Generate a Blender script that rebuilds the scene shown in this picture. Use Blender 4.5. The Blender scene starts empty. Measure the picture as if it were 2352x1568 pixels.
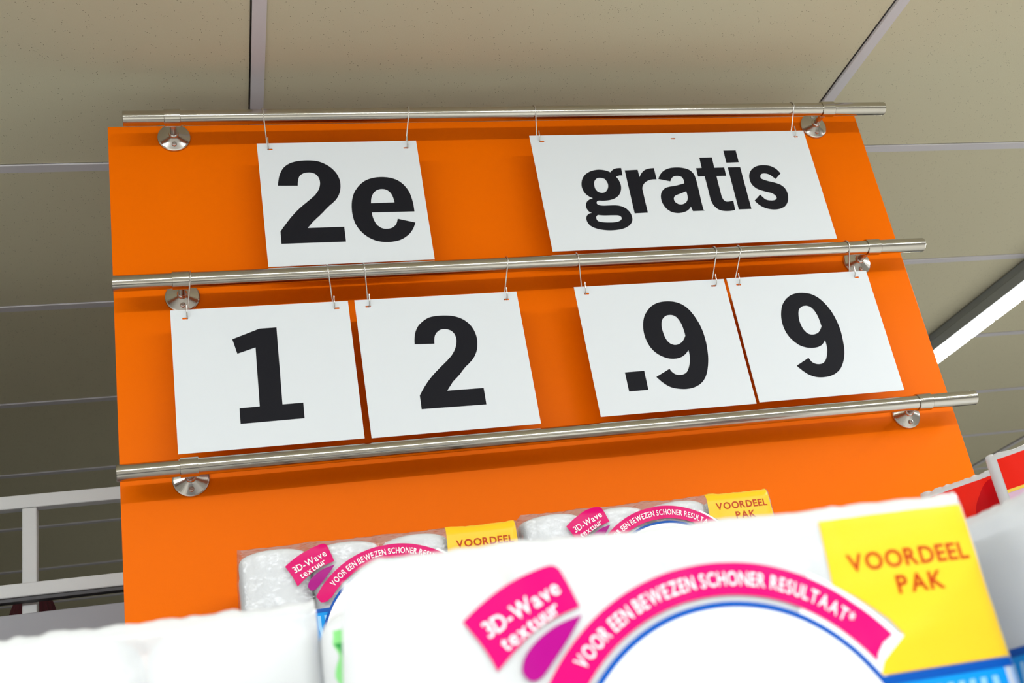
import bpy, bmesh, math, random
from mathutils import Vector, Matrix, Euler
from mathutils.geometry import delaunay_2d_cdt

random.seed(7)
S = bpy.context.scene
COL = S.collection

# ------------------------------------------------------------------ camera
cam_data = bpy.data.cameras.new('camera')
cam_data.sensor_width = 36.0
cam_data.lens = 40.756
cam_data.clip_start = 0.02
cam_data.dof.use_dof = True
cam_data.dof.focus_distance = 1.95
cam_data.dof.aperture_fstop = 9.0
cam = bpy.data.objects.new('camera', cam_data)
COL.objects.link(cam)
R = Matrix(((0.9636287505523539, 0.06374236201083927, -0.2595313899976973),
            (-0.21044299346809364, -0.417592701753454, -0.8839287765088486),
            (-0.1647221224032936, 0.9063957450945592, -0.38899020995812867)))
M = R.to_4x4()
M.translation = Vector((0.0, -1.75, 1.6))
cam.matrix_world = M
S.camera = cam

# ------------------------------------------------------------------ exposure, world, lamps
S.view_settings.view_transform = 'Standard'
S.view_settings.look = 'None'
S.view_settings.exposure = 0.0
S.view_settings.gamma = 1.0
S.view_settings.use_curve_mapping = False

world = bpy.data.worlds.new('shop_air')
S.world = world
world.use_nodes = True
world.node_tree.nodes['Background'].inputs[0].default_value = (0.8, 0.85, 0.9, 1)
world.node_tree.nodes['Background'].inputs[1].default_value = 0.02

CEIL = 2.925
LAMP_BODY_H = 0.058
# ceiling light lines run along Y: (x centre, y start, y end, watts per metre)
LAMP_COL = (0.915, 0.965, 1.0)
LIGHT_LINES = [(2.44, -5.8, 1.75, 14.5), (4.85, -5.8, 2.0, 8.0), (-2.36, -5.8, -1.5, 20.0)]  # second and third lines are unseen, added for more light
LEFT_FILL = 5.6              # watts per metre of sideways fill added for faces turned left
for lx, y0, y1, wm in LIGHT_LINES:
    ld = bpy.data.lights.new('strip_light', 'AREA')
    ld.shape = 'RECTANGLE'
    ld.size = 0.085
    ld.size_y = y1 - y0
    ld.energy = wm * (y1 - y0)
    ld.color = LAMP_COL
    lo = bpy.data.objects.new('strip_light', ld)
    lo.location = (lx, (y0 + y1) / 2, CEIL - LAMP_BODY_H - 0.012)
    COL.objects.link(lo)
ld = bpy.data.lights.new('strip_fill', 'AREA')  # added fill light facing right, beside the left lamp
ld.shape = 'RECTANGLE'
ld.size, ld.size_y = 0.03, 4.3
ld.energy = LEFT_FILL * 4.3
ld.color = LAMP_COL
lo = bpy.data.objects.new('strip_fill', ld)
lo.location = (-2.305, -3.65, CEIL - LAMP_BODY_H - 0.004)
lo.rotation_euler = (0, -math.pi / 2, 0)
COL.objects.link(lo)
# the lamp of the aisle in front of the display, behind the photographer
LIGHT_CROSS = [(-2.95, -2.2, 2.2, 14.0)]
CROSS_FILL = 5.1            # watts per metre of sideways fill added to even out the board


# ------------------------------------------------------------------ helpers
def link(name, me, mat=None, parent=None, loc=None):
    o = bpy.data.objects.new(name, me)
    COL.objects.link(o)
    if mat is not None and me is not None and not me.materials:
        me.materials.append(mat)
    if parent is not None:
        o.parent = parent
    if loc is not None:
        o.location = loc
    return o


def mesh_of(bm, name, smooth=False):
    me = bpy.data.meshes.new(name)
    bm.normal_update()
    bm.to_mesh(me)
    bm.free()
    if smooth:
        for p in me.polygons:
            p.use_smooth = True
        me.set_sharp_from_angle(angle=math.radians(32))
    return me


def thing(name, label, cat, loc=(0, 0, 0), rotz=0.0, group=None):
    o = bpy.data.objects.new(name, None)
    o.empty_display_size = 0.05
    COL.objects.link(o)
    o.location = loc
    o.rotation_euler = (0, 0, rotz)
    o['label'] = label
    o['category'] = cat
    if group:
        o['group'] = group
    return o


def tag(o, label, cat, group=None):
    o['label'] = label
    o['category'] = cat
    if group:
        o['group'] = group
    return o


def box(bm, x0, x1, y0, y1, z0, z1, bevel=0.0, seg=2):
    r = bmesh.ops.create_cube(bm, size=1.0)
    vs = r['verts']
    for v in vs:
        v.co = Vector(((x0 + x1) / 2 + v.co.x * (x1 - x0), (y0 + y1) / 2 + v.co.y * (y1 - y0),
                       (z0 + z1) / 2 + v.co.z * (z1 - z0)))
    if bevel > 0:
        es = list({e for v in vs for e in v.link_edges})
        bmesh.ops.bevel(bm, geom=es, offset=bevel, segments=seg, affect='EDGES', profile=0.5)
    return bm


def box_mesh(name, *a, **k):
    return mesh_of(box(bmesh.new(), *a, **k), name)


def lathe(bm, profile, n=32, axis='Y', origin=(0, 0, 0)):
    """profile: list of (radius, height along axis)"""
    rings = []
    ox, oy, oz = origin
    for r, h in profile:
        ring = []
        for i in range(n):
            a = 2 * math.pi * i / n
            c, s = r * math.cos(a), r * math.sin(a)
            if axis == 'Y':
                p = (ox + c, oy + h, oz + s)
            elif axis == 'X':
                p = (ox + h, oy + c, oz + s)
            else:
                p = (ox + c, oy + s, oz + h)
            ring.append(bm.verts.new(p))
        rings.append(ring)
    for a, b in zip(rings[:-1], rings[1:]):
        for i in range(n):
            j = (i + 1) % n
            bm.faces.new((a[i], a[j], b[j], b[i]))
    bm.faces.new(rings[0][::-1])
    bm.faces.new(rings[-1])
    bmesh.ops.recalc_face_normals(bm, faces=bm.faces)
    return bm


def tube(bm, pts, r, n=10):
    """sweep a circle along a polyline with parallel transport"""
    pts = [Vector(p) for p in pts]
    T = []
    for i in range(len(pts)):
        a = pts[max(i - 1, 0)]
        b = pts[min(i + 1, len(pts) - 1)]
        T.append((b - a).normalized())
    ref = Vector((1, 0, 0))
    if abs(T[0].dot(ref)) > 0.9:
        ref = Vector((0, 0, 1))
    nrm = (ref - T[0] * ref.dot(T[0])).normalized()
    rings = []
    for i, p in enumerate(pts):
        nrm = (nrm - T[i] * nrm.dot(T[i])).normalized()
        bn = T[i].cross(nrm)
        rings.append([bm.verts.new(p + (nrm * math.cos(2 * math.pi * k / n) + bn * math.sin(2 * math.pi * k / n)) * r)
                      for k in range(n)])
    for a, b in zip(rings[:-1], rings[1:]):
        for i in range(n):
            j = (i + 1) % n
            bm.faces.new((a[i], a[j], b[j], b[i]))
    bm.faces.new(rings[0][::-1])
    bm.faces.new(rings[-1])
    bmesh.ops.recalc_face_normals(bm, faces=bm.faces)
    return bm


def spline(pts, n=5):
    """closed outline of (x, y, corner) with Catmull-Rom pieces between the smooth anchors"""
    N = len(pts)
    out = []
    for i in range(N):
        p0, p1, p2, p3 = pts[i - 1], pts[i], pts[(i + 1) % N], pts[(i + 2) % N]
        if p1[2] and p2[2]:
            out.append((p1[0], p1[1]))
            continue
        t1 = (0, 0) if False else ((p2[0] - p0[0]) / 2, (p2[1] - p0[1]) / 2)
        t2 = ((p3[0] - p1[0]) / 2, (p3[1] - p1[1]) / 2)
        d = math.hypot(p2[0] - p1[0], p2[1] - p1[1])
        if p1[2]:
            t1 = None
        if p2[2]:
            t2 = None

        def lim(t):
            l = math.hypot(*t)
            return t if l < 1e-9 else (t[0] / l * min(l, d), t[1] / l * min(l, d))
        if t1 is not None:
            t1 = lim(t1)
        if t2 is not None:
            t2 = lim(t2)
        ch = (p2[0] - p1[0], p2[1] - p1[1])
        if t1 is None:
            t1 = (2 * ch[0] - t2[0], 2 * ch[1] - t2[1])
            t1 = ((t1[0] + ch[0]) / 2, (t1[1] + ch[1]) / 2)
        if t2 is None:
            t2 = (2 * ch[0] - t1[0], 2 * ch[1] - t1[1])
            t2 = ((t2[0] + ch[0]) / 2, (t2[1] + ch[1]) / 2)
        for k in range(n):
            u = k / n
            h00 = 2 * u ** 3 - 3 * u ** 2 + 1
            h10 = u ** 3 - 2 * u ** 2 + u
            h01 = -2 * u ** 3 + 3 * u ** 2
            h11 = u ** 3 - u ** 2
            out.append((h00 * p1[0] + h10 * t1[0] + h01 * p2[0] + h11 * t2[0],
                        h00 * p1[1] + h10 * t1[1] + h01 * p2[1] + h11 * t2[1]))
    return out


def inside(pt, poly):
    x, y = pt
    c = False
    j = len(poly) - 1
    for i in range(len(poly)):
        xi, yi = poly[i]
        xj, yj = poly[j]
        if (yi > y) != (yj > y) and x < (xj - xi) * (y - yi) / (yj - yi) + xi:
            c = not c
        j = i
    return c


def fill(polys, grid=None):
    """triangulate closed outlines (even-odd) with optional interior grid points -> verts2d, tris"""
    vs, es = [], []
    for p in polys:
        q = []
        for i in range(len(p)):
            a, b = p[i], p[(i + 1) % len(p)]
            m = 1
            if grid:
                m = max(1, int(math.hypot(b[0] - a[0], b[1] - a[1]) / grid))
            for k in range(m):
                q.append((a[0] + (b[0] - a[0]) * k / m, a[1] + (b[1] - a[1]) * k / m))
        s = len(vs)
        vs += [Vector(v) for v in q]
        es += [(s + i, s + (i + 1) % len(q)) for i in range(len(q))]
    if grid:
        xs = [v[0] for p in polys for v in p]
        ys = [v[1] for p in polys for v in p]
        x = min(xs) + grid / 2
        while x < max(xs):
            y = min(ys) + grid / 2
            while y < max(ys):
                if sum(inside((x, y), p) for p in polys) % 2:
                    vs.append(Vector((x, y)))
                y += grid
            x += grid
    v2, e2, f2, _, _, _ = delaunay_2d_cdt(vs, es, [], 0, 1e-7)
    tris = []
    for f in f2:
        cx = sum(v2[i][0] for i in f) / len(f)
        cy = sum(v2[i][1] for i in f) / len(f)
        if sum(inside((cx, cy), p) for p in polys) % 2:
            tris.append(tuple(f))
    return [(v[0], v[1]) for v in v2], tris


# ------------------------------------------------------------------ materials
def new_mat(name):
    m = bpy.data.materials.new(name)
    m.use_nodes = True
    nt = m.node_tree
    return m, nt, nt.nodes['Principled BSDF']


def plain(name, col, rough=0.5, metal=0.0, spec=0.5, bump=None, var=None, coat=0.0):
    """bump: (scale, distance); var: (scale, amount)"""
    m, nt, b = new_mat(name)
    b.inputs['Base Color'].default_value = (*col, 1)
    b.inputs['Roughness'].default_value = rough
    b.inputs['Metallic'].default_value = metal
    b.inputs['Specular IOR Level'].default_value = spec
    b.inputs['Coat Weight'].default_value = coat
    tc = nt.nodes.new('ShaderNodeTexCoord')
    if var:
        nz = nt.nodes.new('ShaderNodeTexNoise')
        nz.inputs['Scale'].default_value = var[0]
        nz.inputs['Detail'].default_value = 3
        nt.links.new(tc.outputs['Object'], nz.inputs['Vector'])
        mx = nt.nodes.new('ShaderNodeMixRGB')
        mx.inputs[1].default_value = (*[c * (1 - var[1]) for c in col], 1)
        mx.inputs[2].default_value = (*[min(1, c * (1 + var[1])) for c in col], 1)
        nt.links.new(nz.outputs['Fac'], mx.inputs[0])
        nt.links.new(mx.outputs[0], b.inputs['Base Color'])
    if bump:
        nz = nt.nodes.new('ShaderNodeTexNoise')
        nz.inputs['Scale'].default_value = bump[0]
        nz.inputs['Detail'].default_value = 4
        nt.links.new(tc.outputs['Object'], nz.inputs['Vector'])
        bp = nt.nodes.new('ShaderNodeBump')
        bp.inputs['Distance'].default_value = bump[1]
        bp.inputs['Strength'].default_value = 0.6
        nt.links.new(nz.outputs['Fac'], bp.inputs['Height'])
        nt.links.new(bp.outputs[0], b.inputs['Normal'])
    return m


MAT = {}
MAT['orange'] = plain('orange_lacquer', (0.92, 0.160, 0.0), rough=0.32, spec=0.04, bump=(900, 0.0002))
MAT['orange_edge'] = plain('pale_board_edge', (0.85, 0.42, 0.18), rough=0.6)
MAT['card'] = plain('white_plastic_card', (0.76, 0.80, 0.84), rough=0.5, spec=0.25, bump=(1500, 0.0001))
MAT['ink'] = plain('black_print', (0.010, 0.010, 0.014), rough=0.6, spec=0.12)
MAT['wire'] = plain('steel_wire', (0.62, 0.60, 0.57), rough=0.28, metal=1.0)
MAT['screw'] = plain('screw_steel', (0.55, 0.53, 0.50), rough=0.35, metal=1.0)
MAT['chrome'] = plain('polished_steel', (0.56, 0.53, 0.49), rough=0.2, metal=1.0)
MAT['grid'] = plain('white_enamel_bar', (0.66, 0.64, 0.67), rough=0.5)
MAT['grid_side'] = MAT['grid']
MAT['white_steel'] = plain('white_powder_coat', (0.72, 0.73, 0.74), rough=0.35, spec=0.5, bump=(700, 0.0002))
MAT['grey_steel'] = plain('lilac_grey_sheet', (0.36, 0.36, 0.40), rough=0.45)
MAT['steel_and_shade'] = plain('dark_steel_and_shade', (0.10, 0.10, 0.11), rough=0.6)  # rack shelf steel, also the shade painted under the lower beam
MAT['lamp_body'] = plain('grey_lamp_housing', (0.30, 0.32, 0.33), rough=0.35, metal=0.4)
MAT['wall'] = plain('shop_wall_paint', (0.45, 0.43, 0.40), rough=0.8)
MAT['floor'] = plain('pale_shop_floor', (0.76, 0.74, 0.71), rough=0.35, var=(3, 0.05))
MAT['knit'] = plain('dark_red_knit', (0.055, 0.006, 0.01), rough=0.95)
MAT['roll'] = plain('embossed_tissue', (0.86, 0.875, 0.89), rough=0.85, spec=0.2, bump=(260, 0.0012))
MAT['core'] = plain('cardboard_core', (0.42, 0.30, 0.19), rough=0.9)
MAT['pink'] = plain('magenta_print', (0.72, 0.001, 0.155), rough=0.3, spec=0.15)
MAT['purple'] = plain('purple_print', (0.40, 0.001, 0.22), rough=0.3, spec=0.15)
MAT['yellow'] = plain('yellow_print', (0.95, 0.58, 0.02), rough=0.28, spec=0.2)
MAT['rust'] = plain('rust_red_print', (0.50, 0.05, 0.003), rough=0.3, spec=0.15)
MAT['blue'] = plain('royal_blue_print', (0.002, 0.085, 0.42), rough=0.3, spec=0.15)
MAT['cyan'] = plain('sky_blue_print', (0.006, 0.30, 0.80), rough=0.3, spec=0.15)
MAT['pale_blue'] = plain('pale_blue_print', (0.28, 0.58, 0.92), rough=0.3)
MAT['white_ink'] = plain('white_print', (0.93, 0.93, 0.95), rough=0.3)
MAT['pale_pink'] = plain('pale_pink_print', (0.80, 0.45, 0.62), rough=0.3)
MAT['green'] = plain('light_green_print', (0.24, 0.66, 0.22), rough=0.3, spec=0.15)
MAT['dark_green'] = plain('mid_green_print', (0.03, 0.32, 0.06), rough=0.3, spec=0.15)
MAT['red'] = plain('red_print', (0.90, 0.022, 0.01), rough=0.3, spec=0.15)
MAT['deep_red'] = plain('deep_red_print', (0.60, 0.002, 0.006), rough=0.3, spec=0.15)
MAT['gold'] = plain('yellow_line_print', (0.95, 0.66, 0.10), rough=0.3, spec=0.15)
MAT['lilac'] = plain('lilac_print', (0.76, 0.50, 0.66), rough=0.3)


def brushed():
    m, nt, b = new_mat('brushed_steel')
    b.inputs['Metallic'].default_value = 1.0
    b.inputs['Base Color'].default_value = (0.50, 0.475, 0.42, 1)
    b.inputs['Roughness'].default_value = 0.27
    tc = nt.nodes.new('ShaderNodeTexCoord')
    mp = nt.nodes.new('ShaderNodeMapping')
    mp.inputs['Scale'].default_value = (1.2, 700, 700)
    nz = nt.nodes.new('ShaderNodeTexNoise')
    nz.inputs['Scale'].default_value = 1.0
    nt.links.new(tc.outputs['Object'], mp.inputs[0])
    nt.links.new(mp.outputs[0], nz.inputs['Vector'])
    mr = nt.nodes.new('ShaderNodeMapRange')
    mr.inputs['To Min'].default_value = 0.13
    mr.inputs['To Max'].default_value = 0.18
    nt.links.new(nz.outputs['Fac'], mr.inputs[0])
    nt.links.new(mr.outputs[0], b.inputs['Roughness'])
    return m


def tile_mat():
    m, nt, b = new_mat('mineral_ceiling_tile')
    b.inputs['Roughness'].default_value = 0.9
    b.inputs['Specular IOR Level'].default_value = 0.2
    tc = nt.nodes.new('ShaderNodeTexCoord')
    vo = nt.nodes.new('ShaderNodeTexVoronoi')
    vo.inputs['Scale'].default_value = 210
    vo.inputs['Randomness'].default_value = 1.0
    nt.links.new(tc.outputs['Object'], vo.inputs['Vector'])
    n2 = nt.nodes.new('ShaderNodeTexNoise')
    n2.inputs['Scale'].default_value = 60
    nt.links.new(tc.outputs['Object'], n2.inputs['Vector'])
    # a pin hole only where the cell distance is small and the noise is high
    lt = nt.nodes.new('ShaderNodeMath')
    lt.operation = 'LESS_THAN'
    lt.inputs[1].default_value = 0.16
    nt.links.new(vo.outputs['Distance'], lt.inputs[0])
    gt = nt.nodes.new('ShaderNodeMath')
    gt.operation = 'GREATER_THAN'
    gt.inputs[1].default_value = 0.54
    nt.links.new(n2.outputs['Fac'], gt.inputs[0])
    mu = nt.nodes.new('ShaderNodeMath')
    mu.operation = 'MULTIPLY'
    nt.links.new(lt.outputs[0], mu.inputs[0])
    nt.links.new(gt.outputs[0], mu.inputs[1])
    mx = nt.nodes.new('ShaderNodeMixRGB')
    mx.inputs[1].default_value = (0.64, 0.60, 0.43, 1)
    mx.inputs[2].default_value = (0.22, 0.20, 0.13, 1)
    nt.links.new(mu.outputs[0], mx.inputs[0])
    nt.links.new(mx.outputs[0], b.inputs['Base Color'])
    n3 = nt.nodes.new('ShaderNodeTexNoise')
    n3.inputs['Scale'].default_value = 500
    nt.links.new(tc.outputs['Object'], n3.inputs['Vector'])
    bp = nt.nodes.new('ShaderNodeBump')
    bp.inputs['Distance'].default_value = 0.0006
    bp.inputs['Strength'].default_value = 0.5
    nt.links.new(n3.outputs['Fac'], bp.inputs['Height'])
    nt.links.new(bp.outputs[0], b.inputs['Normal'])
    return m


def film_mat(name, tint, milk, bumpscale, bumpdist):
    """thin polythene: mostly see-through with a glossy skin; milk = share of white haze in the plastic"""
    m = bpy.data.materials.new(name)
    m.use_nodes = True
    nt = m.node_tree
    nt.nodes.clear()
    out = nt.nodes.new('ShaderNodeOutputMaterial')
    tr = nt.nodes.new('ShaderNodeBsdfTransparent')
    tr.inputs[0].default_value = (*tint, 1)
    di = nt.nodes.new('ShaderNodeBsdfDiffuse')
    di.inputs[0].default_value = (0.86, 0.875, 0.89, 1)
    gl = nt.nodes.new('ShaderNodeBsdfGlossy')
    gl.inputs['Roughness'].default_value = 0.12
    fr = nt.nodes.new('ShaderNodeFresnel')
    fr.inputs[0].default_value = 1.45
    m1 = nt.nodes.new('ShaderNodeMixShader')
    m1.inputs[0].default_value = milk
    m2 = nt.nodes.new('ShaderNodeMixShader')
    nt.links.new(tr.outputs[0], m1.inputs[1])
    nt.links.new(di.outputs[0], m1.inputs[2])
    nt.links.new(m1.outputs[0], m2.inputs[1])
    nt.links.new(gl.outputs[0], m2.inputs[2])
    fm = nt.nodes.new('ShaderNodeMath')
    fm.operation = 'MULTIPLY'
    fm.inputs[1].default_value = 0.55
    nt.links.new(fr.outputs[0], fm.inputs[0])
    nt.links.new(fm.outputs[0], m2.inputs[0])
    nt.links.new(m2.outputs[0], out.inputs[0])
    tc = nt.nodes.new('ShaderNodeTexCoord')
    nz = nt.nodes.new('ShaderNodeTexNoise')
    nz.inputs['Scale'].default_value = bumpscale
    nz.inputs['Detail'].default_value = 3
    nt.links.new(tc.outputs['Object'], nz.inputs['Vector'])
    bp = nt.nodes.new('ShaderNodeBump')
    bp.inputs['Distance'].default_value = bumpdist
    bp.inputs['Strength'].default_value = 0.8
    nt.links.new(nz.outputs['Fac'], bp.inputs['Height'])
    nt.links.new(bp.outputs[0], gl.inputs['Normal'])
    nt.links.new(bp.outputs[0], fr.inputs['Normal'])
    return m


def emit_mat(name, col, strength):
    m = bpy.data.materials.new(name)
    m.use_nodes = True
    nt = m.node_tree
    b = nt.nodes['Principled BSDF']
    b.inputs['Base Color'].default_value = (0.9, 0.9, 0.9, 1)
    b.inputs['Emission Color'].default_value = (*col, 1)
    b.inputs['Emission Strength'].default_value = strength
    return m


MAT['brushed'] = brushed()
MAT['tile'] = tile_mat()
MAT['film'] = film_mat('clear_polythene', (0.985, 0.985, 0.99), 0.08, 26, 0.008)
MAT['milky_film'] = film_mat('milky_polythene', (0.985, 0.985, 0.99), 0.66, 22, 0.005)
MAT['glow'] = emit_mat('lit_diffuser', (1.0, 0.99, 0.97), 6.0)

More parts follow.
